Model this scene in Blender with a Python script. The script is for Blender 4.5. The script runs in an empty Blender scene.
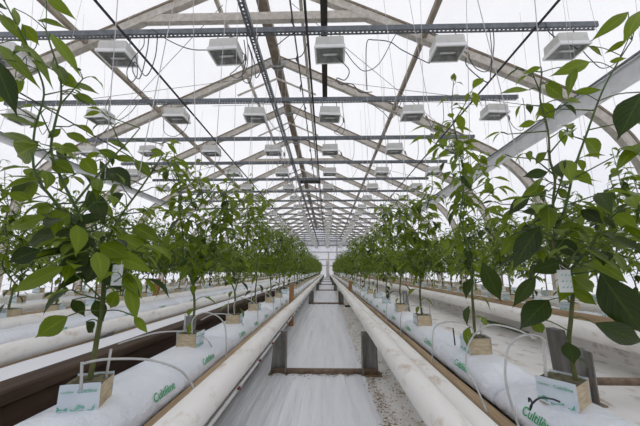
import bpy, math, random
from mathutils import Vector as V, Matrix
PI = math.pi
scene = bpy.context.scene
COL = scene.collection

# ------------------------------------------------------------------ camera
CAMZ = 0.62; FPX = 302.0
TH = math.atan(57.5 / FPX); YA = math.atan(7 / FPX * math.cos(TH))
FW = V((-math.sin(YA) * math.cos(TH), math.cos(YA) * math.cos(TH), math.sin(TH)))
RT = V((math.cos(YA), math.sin(YA), 0)); UP = RT.cross(FW)
cd = bpy.data.cameras.new('camera'); cam = bpy.data.objects.new('camera', cd); COL.objects.link(cam)
cd.sensor_width = 36; cd.lens = FPX / 640 * 36; cd.clip_start = 0.02; cd.clip_end = 300
cam.matrix_world = Matrix(((RT.x, UP.x, -FW.x, 0), (RT.y, UP.y, -FW.y, 0), (RT.z, UP.z, -FW.z, CAMZ), (0, 0, 0, 1)))
scene.camera = cam

def at(px, py, Y):
    """survey helper: the point of the place seen in the photo at (px,py) standing at distance Y down the house"""
    d = FW * FPX + RT * (px - 320) - UP * (py - 213)
    return V((0, 0, CAMZ)) + d * (Y / d.y)

# ------------------------------------------------------------------ materials
def new_mat(name):
    m = bpy.data.materials.new(name); m.use_nodes = True
    nt = m.node_tree; nt.nodes.clear()
    out = nt.nodes.new('ShaderNodeOutputMaterial')
    return m, nt, out
def nd(nt, t, **kw):
    n = nt.nodes.new(t)
    for k, v in kw.items(): setattr(n, k, v)
    return n
def ramp(nt, src, stops):
    r = nd(nt, 'ShaderNodeValToRGB'); e = r.color_ramp.elements
    while len(e) < len(stops): e.new(0.5)
    for el, (p, c) in zip(e, stops):
        el.position = p; el.color = (c[0], c[1], c[2], 1)
    nt.links.new(src, r.inputs['Fac']); return r.outputs['Color']
def noise(nt, scale, detail=4, sx=(1, 1, 1), rough=.55, coord='Object'):
    tc = nd(nt, 'ShaderNodeTexCoord'); mp = nd(nt, 'ShaderNodeMapping')
    mp.inputs['Scale'].default_value = sx
    n = nd(nt, 'ShaderNodeTexNoise'); n.inputs['Scale'].default_value = scale
    n.inputs['Detail'].default_value = detail; n.inputs['Roughness'].default_value = rough
    nt.links.new(tc.outputs[coord], mp.inputs[0]); nt.links.new(mp.outputs[0], n.inputs['Vector'])
    return n.outputs['Fac']
def mix(nt, fac, a, b):
    m = nd(nt, 'ShaderNodeMix', data_type='RGBA')
    for s, v in ((0, fac), (6, a), (7, b)):
        if hasattr(v, 'is_linked'): nt.links.new(v, m.inputs[s])
        else: m.inputs[s].default_value = v if s == 0 else (v[0], v[1], v[2], 1)
    return m.outputs[2]
def bump(nt, h, strength, dist=.01):
    b = nd(nt, 'ShaderNodeBump'); b.inputs['Strength'].default_value = strength; b.inputs['Distance'].default_value = dist
    nt.links.new(h, b.inputs['Height']); return b.outputs['Normal']
def pbr(name, stops, scale=8, sx=(1, 1, 1), rough=.6, metal=0, bstr=0, bscale=None, bdist=.004, spec=.5, dirt=None, detail=5):
    """noise-coloured principled material; dirt = (colour, noise scale, lo, hi, stretch)"""
    m, nt, out = new_mat(name)
    p = nd(nt, 'ShaderNodeBsdfPrincipled')
    c = ramp(nt, noise(nt, scale, detail, sx), stops)
    if dirt:
        f = noise(nt, dirt[1], 6, dirt[4] if len(dirt) > 4 else (1, 1, 1), .65)
        f2 = ramp(nt, f, [(dirt[2], (0, 0, 0)), (dirt[3], (1, 1, 1))])
        c = mix(nt, f2, c, dirt[0])
    nt.links.new(c, p.inputs['Base Color'])
    p.inputs['Roughness'].default_value = rough; p.inputs['Metallic'].default_value = metal
    p.inputs['Specular IOR Level'].default_value = spec
    if bstr: nt.links.new(bump(nt, noise(nt, bscale or scale, 5, sx), bstr, bdist), p.inputs['Normal'])
    nt.links.new(p.outputs[0], out.inputs[0]); return m

M = {}
M['film'] = pbr('white_film', [(.3, (.82, .83, .87)), (.7, (.90, .91, .94))], 3, (1, .25, 1), .45, bstr=.5, bscale=14, bdist=.006, dirt=((.42, .35, .28), 7, .66, .82, (1, .5, 1)))
M['dirty_film'] = pbr('soiled_white_film', [(.3, (.77, .75, .72)), (.7, (.88, .86, .84))], 4, (1, .4, 1), .6, bstr=.5, bscale=10, bdist=.008, dirt=((.36, .25, .16), 11, .53, .72, (1, .5, 1)))
M['sheet'] = pbr('aisle_sheet', [(.3, (.74, .75, .79)), (.5, (.85, .86, .89)), (.7, (.90, .91, .94))], 22, (1, .06, 1), .4, bstr=1, bscale=22, bdist=.02, dirt=((.45, .42, .40), 26, .66, .76))  # lengthwise grey streaks paint crease shading into the colour, with dirt spots over them
M['pipe'] = pbr('white_pipe', [(.3, (.82, .79, .75)), (.7, (.91, .89, .86))], 6, (1, .3, 1), .5, bstr=.25, bscale=25, bdist=.003, dirt=((.55, .45, .35), 22, .54, .76, (1, .45, 1)))
M['bag'] = pbr('grow_bag_plastic', [(.3, (.78, .82, .90)), (.7, (.88, .90, .95))], 6, rough=.34, bstr=1, bscale=13, bdist=.02)
M['green_ink'] = pbr('green_ink', [(.4, (.03, .36, .13)), (.6, (.06, .45, .18))], 40, rough=.4)
M['teal_ink'] = pbr('teal_ink', [(.4, (.12, .42, .30)), (.6, (.25, .55, .42))], 60, rough=.4)
M['rockwool'] = pbr('rockwool', [(.3, (.42, .33, .20)), (.7, (.66, .55, .38))], 30, (1, 1, 3), .95, bstr=.6, bscale=60)
M['moss'] = pbr('mossy_top', [(.35, (.07, .06, .035)), (.65, (.20, .19, .11))], 45, rough=.95, bstr=.8, bscale=70)
M['wrap'] = pbr('block_wrap', [(.3, (.60, .68, .74)), (.7, (.74, .80, .84))], 15, rough=.3, bstr=.3, bscale=40)
M['board'] = pbr('bare_wood', [(.3, (.30, .20, .11)), (.7, (.50, .37, .23))], 10, (3, .2, 3), .8, bstr=.4, bscale=20, dirt=((.20, .14, .09), 8, .6, .75))
M['brown'] = pbr('dark_brown_wood', [(.3, (.040, .022, .013)), (.7, (.095, .055, .033))], 9, (3, .25, 3), .85, bstr=.5, bscale=20)
M['soil'] = pbr('dark_soil', [(.3, (.030, .018, .011)), (.7, (.075, .045, .028))], 18, rough=.95, bstr=.9, bscale=40)
M['orange_wood'] = pbr('orange_wood', [(.3, (.30, .15, .06)), (.7, (.46, .25, .11))], 12, (3, 3, .3), .8)
M['grey_plate'] = pbr('weathered_plate', [(.3, (.14, .14, .13)), (.7, (.30, .30, .28))], 14, (3, 3, .5), .6, bstr=.3, dirt=((.20, .14, .08), 14, .52, .72))
M['dark_plate'] = pbr('dark_weathered_plate', [(.3, (.07, .065, .055)), (.7, (.16, .15, .13))], 14, (3, 3, .5), .7, bstr=.3)
M['rust'] = pbr('rusty_pipe', [(.3, (.13, .085, .055)), (.7, (.27, .20, .14))], 30, rough=.85, bstr=.5, bscale=50)
M['debris'] = pbr('plant_debris', [(.3, (.16, .10, .05)), (.7, (.38, .26, .13))], 30, rough=.95)
M['galv'] = pbr('galvanised_steel', [(.3, (.11, .125, .14)), (.7, (.18, .195, .215))], 20, rough=.55, metal=.2)
M['galv_light'] = pbr('light_galvanised_steel', [(.3, (.36, .38, .40)), (.7, (.48, .50, .52))], 20, rough=.5, metal=.3)
M['web'] = pbr('bright_steel_web', [(.3, (.58, .59, .60)), (.7, (.70, .71, .72))], 6, rough=.45, metal=.1)
M['arch'] = pbr('weathered_timber', [(.3, (.42, .38, .33)), (.7, (.62, .58, .52))], 8, (2, 2, 2), .8, dirt=((.30, .22, .15), 4, .58, .72))
M['cap'] = pbr('brown_edge_strip', [(.3, (.15, .115, .085)), (.7, (.28, .23, .17))], 10, rough=.8)  # plain brown for the outer rib edges, ridge beam and plugs
M['purlin'] = pbr('tan_purlin', [(.3, (.25, .21, .16)), (.7, (.38, .33, .26))], 8, rough=.8)
M['lamp'] = pbr('lamp_enamel', [(.3, (.54, .54, .51)), (.7, (.66, .65, .62))], 12, rough=.5, dirt=((.38, .36, .32), 12, .6, .75))
M['lamp_white'] = pbr('reflector_flange', [(.3, (.80, .80, .80)), (.7, (.87, .87, .87))], 12, rough=.35)
M['reflector'] = pbr('reflector_metal', [(.3, (.17, .175, .17)), (.7, (.36, .365, .355))], 14, rough=.45, metal=.3)
M['bulb'] = pbr('bulb', [(.3, (.55, .56, .55)), (.7, (.7, .7, .7))], 9, rough=.15)
M['black'] = pbr('black_rubber', [(.3, (.012, .012, .014)), (.7, (.03, .03, .033))], 20, rough=.5)
M['cord'] = pbr('dark_cord', [(.3, (.035, .033, .045)), (.7, (.07, .065, .08))], 20, rough=.5)
M['dark_beam'] = pbr('dark_timber', [(.3, (.020, .016, .013)), (.7, (.05, .042, .035))], 8, rough=.8)
M['tube'] = pbr('drip_tube', [(.3, (.50, .50, .48)), (.7, (.62, .62, .60))], 20, rough=.35)
M['red'] = pbr('red_emitter', [(.3, (.12, .008, .01)), (.7, (.2, .015, .018))], 20, rough=.4)
M['twine'] = pbr('twine', [(.3, (.48, .46, .47)), (.7, (.6, .58, .58))], 30, rough=.8)
M['sachet'] = pbr('sachet_paper', [(.3, (.66, .68, .66)), (.7, (.8, .82, .8))], 20, rough=.6)
M['petal'] = pbr('petal', [(.3, (.75, .75, .62)), (.7, (.85, .85, .75))], 40, rough=.6)
M['stem'] = pbr('green_stem', [(.3, (.040, .085, .010)), (.7, (.085, .145, .022))], 14, rough=.5)
M['old_stem'] = pbr('woody_stem', [(.35, (.045, .075, .012)), (.65, (.15, .15, .045))], 25, rough=.7)
M['endframe'] = pbr('end_frame', [(.3, (.34, .33, .33)), (.7, (.45, .44, .44))], 8, rough=.7)
M['pale_post'] = pbr('pale_post', [(.3, (.62, .56, .50)), (.7, (.74, .69, .63))], 8, rough=.7)

def leaf_mat(name, hi, lo, under, trans):
    m, nt, out = new_mat(name)
    geo = nd(nt, 'ShaderNodeNewGeometry'); uv = nd(nt, 'ShaderNodeUVMap'); sep = nd(nt, 'ShaderNodeSeparateXYZ')
    nt.links.new(uv.outputs[0], sep.inputs[0])
    base = mix(nt, geo.outputs['Random Per Island'], lo, hi)
    n = noise(nt, 30, 3)
    base = mix(nt, ramp(nt, n, [(.35, (0, 0, 0)), (.75, (.35, .35, .35))]), base, hi)
    # midrib and side veins
    a = nd(nt, 'ShaderNodeMath', operation='ABSOLUTE'); nt.links.new(sep.outputs[0], a.inputs[0])
    w = nd(nt, 'ShaderNodeMath', operation='MULTIPLY_ADD'); nt.links.new(a.outputs[0], w.inputs[0]); w.inputs[1].default_value = -.35
    nt.links.new(sep.outputs[1], w.inputs[2])
    s = nd(nt, 'ShaderNodeMath', operation='MULTIPLY'); nt.links.new(w.outputs[0], s.inputs[0]); s.inputs[1].default_value = 44
    sn = nd(nt, 'ShaderNodeMath', operation='SINE'); nt.links.new(s.outputs[0], sn.inputs[0])
    veins = ramp(nt, sn.outputs[0], [(.86, (0, 0, 0)), (1, (.30, .30, .30))])
    rib = ramp(nt, a.outputs[0], [(.03, (.6, .6, .6)), (.10, (0, 0, 0))])
    vcol = (hi[0] * 2.0, hi[1] * 1.7, hi[2] * 2.0)
    base = mix(nt, veins, base, vcol); base = mix(nt, rib, base, vcol)
    base = mix(nt, geo.outputs['Backfacing'], base, mix(nt, .55, base, under))
    p = nd(nt, 'ShaderNodeBsdfPrincipled'); nt.links.new(base, p.inputs['Base Color'])
    p.inputs['Roughness'].default_value = .38; p.inputs['Specular IOR Level'].default_value = .32
    nt.links.new(bump(nt, sn.outputs[0], .25, .0012), p.inputs['Normal'])
    t = nd(nt, 'ShaderNodeBsdfTranslucent'); t.inputs[0].default_value = (*trans, 1)
    mx = nd(nt, 'ShaderNodeMixShader'); mx.inputs[0].default_value = .30
    nt.links.new(p.outputs[0], mx.inputs[1]); nt.links.new(t.outputs[0], mx.inputs[2])
    nt.links.new(mx.outputs[0], out.inputs[0]); return m
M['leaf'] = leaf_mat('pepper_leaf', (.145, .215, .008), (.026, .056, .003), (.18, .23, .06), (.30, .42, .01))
M['leaf_dark'] = leaf_mat('shaded_pepper_leaf', (.040, .072, .008), (.009, .024, .004), (.09, .12, .06), (.06, .10, .005))  # darker leaf copy: shade inside the canopy put into the colour

def film_roof():
    m, nt, out = new_mat('translucent_roof_film')
    n = noise(nt, 1.2, 6, (1, .25, 1), .7)
    c = ramp(nt, n, [(.25, (.84, .84, .865)), (.6, (.90, .90, .92)), (.8, (.93, .93, .945))])
    n2 = noise(nt, 5, 4, (9, 9, .35), .7)
    c2 = ramp(nt, n2, [(.58, (1, 1, 1)), (.70, (.88, .88, .885))])
    mm = nd(nt, 'ShaderNodeMix', data_type='RGBA', blend_type='MULTIPLY'); mm.inputs[0].default_value = 1
    nt.links.new(c, mm.inputs[6]); nt.links.new(c2, mm.inputs[7])
    t = nd(nt, 'ShaderNodeBsdfTranslucent'); nt.links.new(mm.outputs[2], t.inputs[0])
    d = nd(nt, 'ShaderNodeBsdfDiffuse'); d.inputs[0].default_value = (.8, .8, .82, 1)
    mx = nd(nt, 'ShaderNodeMixShader'); mx.inputs[0].default_value = .22
    nt.links.new(t.outputs[0], mx.inputs[1]); nt.links.new(d.outputs[0], mx.inputs[2])
    nt.links.new(mx.outputs[0], out.inputs[0]); return m
M['skin'] = film_roof()

def end_wall():
    m, nt, out = new_mat('ribbed_end_wall')
    tc = nd(nt, 'ShaderNodeTexCoord'); wv = nd(nt, 'ShaderNodeTexWave'); wv.inputs['Scale'].default_value = 3.2; wv.inputs['Distortion'].default_value = .6
    nt.links.new(tc.outputs['Object'], wv.inputs['Vector'])
    c = ramp(nt, wv.outputs['Fac'], [(.2, (.56, .56, .60)), (.8, (.72, .72, .75))])
    t = nd(nt, 'ShaderNodeBsdfTranslucent'); nt.links.new(c, t.inputs[0])
    d = nd(nt, 'ShaderNodeBsdfDiffuse'); d.inputs[0].default_value = (.6, .6, .63, 1)
    mx = nd(nt, 'ShaderNodeMixShader'); mx.inputs[0].default_value = .4
    nt.links.new(t.outputs[0], mx.inputs[1]); nt.links.new(d.outputs[0], mx.inputs[2])
    nt.links.new(mx.outputs[0], out.inputs[0]); return m
M['end'] = end_wall()

# ------------------------------------------------------------------ mesh building
class MB:
    def __init__(s): s.v = []; s.f = []; s.m = []; s.uv = {}; s.cm = 0
    def add(s, vs, fs):
        o = len(s.v); s.v += [tuple(p) for p in vs]
        for f in fs: s.f.append(tuple(i + o for i in f)); s.m.append(s.cm)
        return o
    def box(s, p0, p1, M4=None):
        x0, y0, z0 = p0; x1, y1, z1 = p1
        vs = [V(p) for p in ((x0, y0, z0), (x1, y0, z0), (x1, y1, z0), (x0, y1, z0), (x0, y0, z1), (x1, y0, z1), (x1, y1, z1), (x0, y1, z1))]
        if M4: vs = [M4 @ p for p in vs]
        s.add(vs, [(3, 2, 1, 0), (4, 5, 6, 7), (0, 1, 5, 4), (1, 2, 6, 5), (2, 3, 7, 6), (3, 0, 4, 7)])
    def cbox(s, c, d, M4=None):
        c = V(c); d = V(d) / 2; s.box(c - d, c + d, M4)
    def tube(s, pts, r, n=8, cap=True):
        pts = [V(p) for p in pts]; k = len(pts)
        rs = r if isinstance(r, (list, tuple)) else [r] * k
        tans = [(pts[min(i + 1, k - 1)] - pts[max(i - 1, 0)]).normalized() for i in range(k)]
        t = tans[0]; a = V((0, 0, 1)) if abs(t.z) < .9 else V((1, 0, 0))
        nrm = (a - t * a.dot(t)).normalized(); vs = []
        for i in range(k):
            t = tans[i]; nrm = (nrm - t * nrm.dot(t))
            nrm = nrm.normalized() if nrm.length > 1e-6 else t.orthogonal().normalized()
            b = t.cross(nrm)
            for j in range(n):
                q = 2 * PI * j / n
                vs.append(pts[i] + (nrm * math.cos(q) + b * math.sin(q)) * rs[i])
        fs = [(i * n + j, i * n + (j + 1) % n, (i + 1) * n + (j + 1) % n, (i + 1) * n + j) for i in range(k - 1) for j in range(n)]
        if cap: fs += [tuple(range(n - 1, -1, -1)), tuple((k - 1) * n + j for j in range(n))]
        s.add(vs, fs)
    def prism(s, poly, y0, y1):
        """closed XZ polygon extruded along Y"""
        n = len(poly); vs = [(p[0], y0, p[1]) for p in poly] + [(p[0], y1, p[1]) for p in poly]
        s.add(vs, [(j, (j + 1) % n, n + (j + 1) % n, n + j) for j in range(n)] + [tuple(range(n - 1, -1, -1)), tuple(range(n, 2 * n))])
    def mesh(s, name, mats, smooth=False):
        me = bpy.data.meshes.new(name); me.from_pydata(s.v, [], s.f); me.update()
        for m in (mats if isinstance(mats, list) else [mats]): me.materials.append(m)
        if isinstance(mats, list) and len(mats) > 1: me.polygons.foreach_set('material_index', s.m)
        if smooth: me.polygons.foreach_set('use_smooth', [True] * len(me.polygons))
        if s.uv:
            ul = me.uv_layers.new(name='UVMap'); co = []
            for l in me.loops: co += list(s.uv.get(l.vertex_index, (0.5, 0.5)))
            ul.data.foreach_set('uv', co)
        return me
    def build(s, name, mats, parent=None, smooth=False, loc=None):
        o = bpy.data.objects.new(name, s.mesh(name, mats, smooth)); COL.objects.link(o)
        if parent: o.parent = parent
        if loc: o.location = loc
        return o

def tag(o, label=None, cat=None, group=None, kind=None):
    if label: o['label'] = label
    if cat: o['category'] = cat
    if group: o['group'] = group
    if kind: o['kind'] = kind
    return o
def empty(name, loc=(0, 0, 0), rz=0):
    o = bpy.data.objects.new(name, None); COL.objects.link(o); o.location = loc; o.rotation_euler = (0, 0, rz)
    o.empty_display_size = .05; return o
def link_mesh(name, me, parent=None, loc=(0, 0, 0)):
    o = bpy.data.objects.new(name, me); COL.objects.link(o); o.location = loc
    if parent: o.parent = parent
    return o
def dup(root, loc, rz=0, label=None, group=None):
    r = root.copy(); COL.objects.link(r); r.location = loc; r.rotation_euler = (0, 0, rz)
    if label: r['label'] = label
    if group: r['group'] = group
    elif 'group' in r: del r['group']
    for ch in root.children:
        c = ch.copy(); COL.objects.link(c); c.parent = r
        for g in ch.children:
            d = g.copy(); COL.objects.link(d); d.parent = c
    return r
def struct(name, mb, mat, smooth=False): return tag(mb.build(name, mat, None, smooth), kind='structure')
ORD = ['nearest', 'second', 'third', 'fourth', 'fifth', 'sixth', 'seventh', 'eighth', 'ninth', 'tenth', 'eleventh', 'twelfth']
def crom(P, sub=6):
    P = [V(p) for p in P]; Q = [P[0] * 2 - P[1]] + P + [P[-1] * 2 - P[-2]]; out = []
    for i in range(1, len(Q) - 2):
        a, b, c, d = Q[i - 1:i + 3]
        for k in range(sub):
            t = k / sub
            out.append(.5 * ((2 * b) + (c - a) * t + (2 * a - 5 * b + 4 * c - d) * t * t + (3 * b - a - 3 * c + d) * t ** 3))
    out.append(P[-1]); return out

_txt = {}
def text_mesh(body, size, mat, shear=.15):
    key = (body, size, mat.name)
    if key in _txt: return _txt[key]
    cu = bpy.data.curves.new('lettering', 'FONT'); cu.body = body; cu.size = size; cu.shear = shear
    cu.align_x = 'CENTER'; cu.align_y = 'CENTER'; cu.extrude = .0002; cu.offset = size * .012; cu.resolution_u = 4
    ob = bpy.data.objects.new('lettering', cu); COL.objects.link(ob)
    dg = bpy.context.evaluated_depsgraph_get(); me = bpy.data.meshes.new_from_object(ob.evaluated_get(dg))
    COL.objects.unlink(ob); bpy.data.objects.remove(ob)
    me.materials.clear(); me.materials.append(mat); _txt[key] = me; return me

# ------------------------------------------------------------------ the shell of the house
S = 4.3; RX = -0.99; YEND = 30.0; YBACK = -1.6
AP = [(0, 1), (.2, .902), (.4, .804), (.6, .706), (.8, .606), (.9, .555), (1.0, .495), (1.085, .412), (1.145, .30), (1.17, .15), (1.175, 0), (1.175, -CAMZ / S)]
AW = [(x * S, CAMZ + z * S) for x, z in AP]
AWf = [(p.x, p.y) for p in crom([V((x, z)) for x, z in AW], 3)]
def offset_profile(pts, d):
    out = []
    for i, p in enumerate(pts):
        a = pts[max(i - 1, 0)]; b = pts[min(i + 1, len(pts) - 1)]
        tx, tz = b[0] - a[0], b[1] - a[1]; L = math.hypot(tx, tz) or 1
        nx, nz = -tz / L, tx / L
        if i == 0: out.append((p[0], p[1] + d * 1.115)); continue
        nx, nz = (nx, nz) if nx * p[0] >= 0 else (-nx, -nz)
        out.append((p[0] + nx * d, p[1] + nz * d))
    return out
skin = offset_profile(AWf, .03)
EAVE = 1.72
roof = [p for p in skin if p[1] >= EAVE]; side = [roof[-1]] + [p for p in skin if p[1] < EAVE]
full = [(RX - x, z) for x, z in reversed(roof)] + [(RX + x, z) for x, z in roof[1:]]
def sheet(prof, y0, y1, n=8):
    mb = MB(); k = len(prof)
    vs = [(x, y0 + (y1 - y0) * j / n, z) for j in range(n + 1) for x, z in prof]
    mb.add(vs, [(j * k + i, j * k + i + 1, (j + 1) * k + i + 1, (j + 1) * k + i) for j in range(n) for i in range(k - 1)]); return mb
struct('ceiling', sheet(full, YBACK, YEND), M['skin'], True)
struct('wall_left', sheet([(RX - x, z) for x, z in side], YBACK, YEND), M['skin'], True)
struct('wall_right', sheet([(RX + x, z) for x, z in side], YBACK, YEND), M['skin'], True)
outline = [(RX - x, z) for x, z in reversed(skin)] + [(RX + x, z) for x, z in skin[1:]]
for nm, y in (('wall_far', YEND), ('wall_back', YBACK)):
    mb = MB(); mb.add([(x, y, z) for x, z in outline], [tuple(range(len(outline)))]); struct(nm, mb, M['end'])
mb = MB(); mb.box((RX - 5.4, YBACK, -.06), (RX + 5.4, YEND, 0)); struct('floor', mb, M['dirty_film'])
# frame of the end wall
k = 0
for x in (-4.6, -3.4, -2.2, .98, 2.2, 3.3):
    k += 1; zt = 4.9 - .0 * x - abs(x - RX) * .62
    mb = MB(); mb.box((x - .05, YEND - .1, 0), (x + .05, YEND - .01, zt)); struct('trim_%d' % k, mb, M['endframe'])
for z in (1.05, 1.62, 2.35, 2.95, 3.5):
    k += 1; mb = MB(); hw = min(4.85, (4.9 - z) / .5)
    mb.box((RX - hw, YEND - .14, z), (RX + hw, YEND - .1, z + .09)); struct('trim_%d' % k, mb, M['endframe'])

# roof arches ------------------------------------------------------
def sweep_xz(prof, inner, outer, y0, y1):
    a = offset_profile(prof, inner); b = offset_profile(prof, outer); mb = MB()
    for sgn in (-1, 1):
        vs = []
        for (ax, az), (bx, bz) in zip(a, b):
            vs += [(sgn * ax, y0, az), (sgn * ax, y1, az), (sgn * bx, y1, bz), (sgn * bx, y0, bz)]
        n = len(a); fs = []
        for i in range(n - 1):
            for j in range(4): fs.append((i * 4 + j, i * 4 + (j + 1) % 4, i * 4 + 4 + (j + 1) % 4, i * 4 + 4 + j))
        fs += [(3, 2, 1, 0), tuple((n - 1) * 4 + j for j in range(4))]
        mb.add(vs, fs)
    return mb
rib_me = sweep_xz(AWf, -.138, -.022, -.045, .045).mesh('rib', M['arch'])
edge_me = sweep_xz(AWf, -.0215, .008, -.055, .055).mesh('edge_strip', M['cap'])  # brown strip along the outer edge of each rib
zt = CAMZ + 3.46
mb = MB(); mb.box((-1.70, -.04, zt - .07), (1.70, .04, zt + .05)); tie_me = mb.mesh('collar_tie', M['arch'])
mb = MB(); mb.prism([(-.20, 4.78), (.20, 4.78), (.07, 4.64), (-.07, 4.64)], -.06, -.047); mb.prism([(-.20, 4.78), (.20, 4.78), (.07, 4.64), (-.07, 4.64)], .047, .06)
gus_me = mb.mesh('gusset_plate', M['galv_light'])
mb = MB()
for sg in (-1, 1): mb.tube([(0, 0, 4.42), (sg * .78, 0, 4.05)], .022, 6)
brace_me = mb.mesh('ridge_brace', M['arch'])
for i in range(15):
    y = 3.6 + 1.85 * i
    r = empty('roof_arch', (RX, y, 0))
    link_mesh('rib', rib_me, r); link_mesh('edge_strip', edge_me, r); link_mesh('gusset_plate', gus_me, r)
    if i in (0, 3, 5, 7, 9): link_mesh('collar_tie', tie_me, r)
    if i in (1, 2, 4, 6): link_mesh('ridge_brace', brace_me, r)
    if i == 0: tag(r, 'nearest grey timber roof arch, its thick tie beam crossing the top of the picture', 'roof arch')
    elif i < 6: tag(r, ORD[i] + ' timber roof arch from the front, meeting the ridge beyond the one before it', 'roof arch')
    else: tag(r, 'one of the small timber roof arches far down the house beyond the sixth', 'roof arch', 'distant roof arches')

def long_box(name, x, z, w, h, mat, label, cat, y0=1.0, y1=YEND - .2):
    mb = MB(); mb.box((-w / 2, y0, -h / 2), (w / 2, y1, h / 2)); return tag(mb.build(name, mat, None, False, (x, 0, z)), label, cat)
long_box('ridge_beam', RX, CAMZ + S - .17, .16, .14, M['cap'], 'brown ridge beam running along the peak of the roof', 'beam')
long_box('purlin', RX + 2.3, CAMZ + 3.08, .06, .07, M['purlin'], 'tan purlin slanting down the roof right of the ridge', 'purlin')
long_box('purlin', RX - 2.3, CAMZ + 3.08, .06, .07, M['purlin'], 'tan purlin slanting down the roof at the upper left', 'purlin')
long_box('purlin', RX + .62, CAMZ + 3.90, .05, .06, M['arch'], 'slim pale purlin just right of the roof ridge', 'purlin')
long_box('purlin', RX - .62, CAMZ + 3.90, .05, .06, M['arch'], 'slim pale purlin just left of the roof ridge', 'purlin')
for sg, lab in ((1, 'galvanised gutter beam along the right side of the house'), (-1, 'galvanised gutter beam along the left side of the house')):
    hb = .085 if sg > 0 else .035
    mb = MB(); mb.box((-.025, 1.0, .10 - 2 * hb), (.025, YEND - .2, .10)); mb.box((-.05, 1.0, .10), (.05, YEND - .2, .118)); mb.box((-.05, 1.0, .085 - 2 * hb), (.05, YEND - .2, .10 - 2 * hb))
    gb = empty('gutter_beam', (RX + sg * 4.12, 0, CAMZ + 1.98)); mb.build('web', M['web'], gb)
    mb = MB(); mb.box((-.06, 1.0, .119), (.06, YEND - .2, .14)); mb.build('top_flange', M['galv'], gb)
    tag(gb, lab, 'beam')
mb = MB(); mb.box((-.036, 1.4, -.05), (.036, 4.25, .05)); tag(mb.build('hanging_plank', M['dark_beam'], None, False, (-.02, 0, CAMZ + 2.62)), 'dark plank running along overhead behind the middle lamp', 'plank')
mb = MB(); mb.box((-.3, -.05, -.04), (.3, .05, .04)); tag(mb.build('cross_plank', M['dark_beam'], None, False, (-.47, 8.2, CAMZ + 2.46)), 'short dark crosspiece under the ridge far down the house', 'plank')

# strut rails -------------------------------------------------------
def strut_mesh(L, pitch=.042):
    """open steel channel along +X with a slotted bottom plate and one low side"""
    mb = MB(); h = .027; t = .003; x = -L / 2
    mb.box((-L / 2, -h - t, -h), (L / 2, -h, h)); mb.box((-L / 2, h, -h), (L / 2, h + t, -h + .013))
    mb.box((-L / 2, -h, h - t), (L / 2, -h + .010, h))
    mb.box((-L / 2, -h, -h), (L / 2, -.0075, -h + t)); mb.box((-L / 2, .0075, -h), (L / 2, h, -h + t))
    while x < L / 2 - pitch:
        mb.box((x, -.0075, -h), (x + pitch * .5, .0075, -h + t)); x += pitch
    return mb.mesh('strut_channel', M['galv'])
RAILX0, RAILX1 = -4.62, 2.65; RAILZ = CAMZ + 2.36
rail_me = strut_mesh(RAILX1 - RAILX0); railc = (RAILX0 + RAILX1) / 2
NR = 22; RY = [2.63 + 1.25 * i for i in range(NR)]
for i, y in enumerate(RY):
    o = link_mesh('light_rail', rail_me, None, (railc, y, RAILZ))
    if i < 8: tag(o, ORD[i] + ' grey steel light rail crossing the house from left to right', 'rail')
    else: tag(o, 'one of the far grey steel light rails beyond the eighth', 'rail', 'distant light rails')
me = strut_mesh(27.6); o = link_mesh('cable_tray', me, None, (-.735, 1.2 + 13.8, RAILZ - .055)); o.rotation_euler = (0, 0, PI / 2)
tag(o, 'slotted grey steel channel running lengthwise under the light rails left of the aisle', 'rail')

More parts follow.
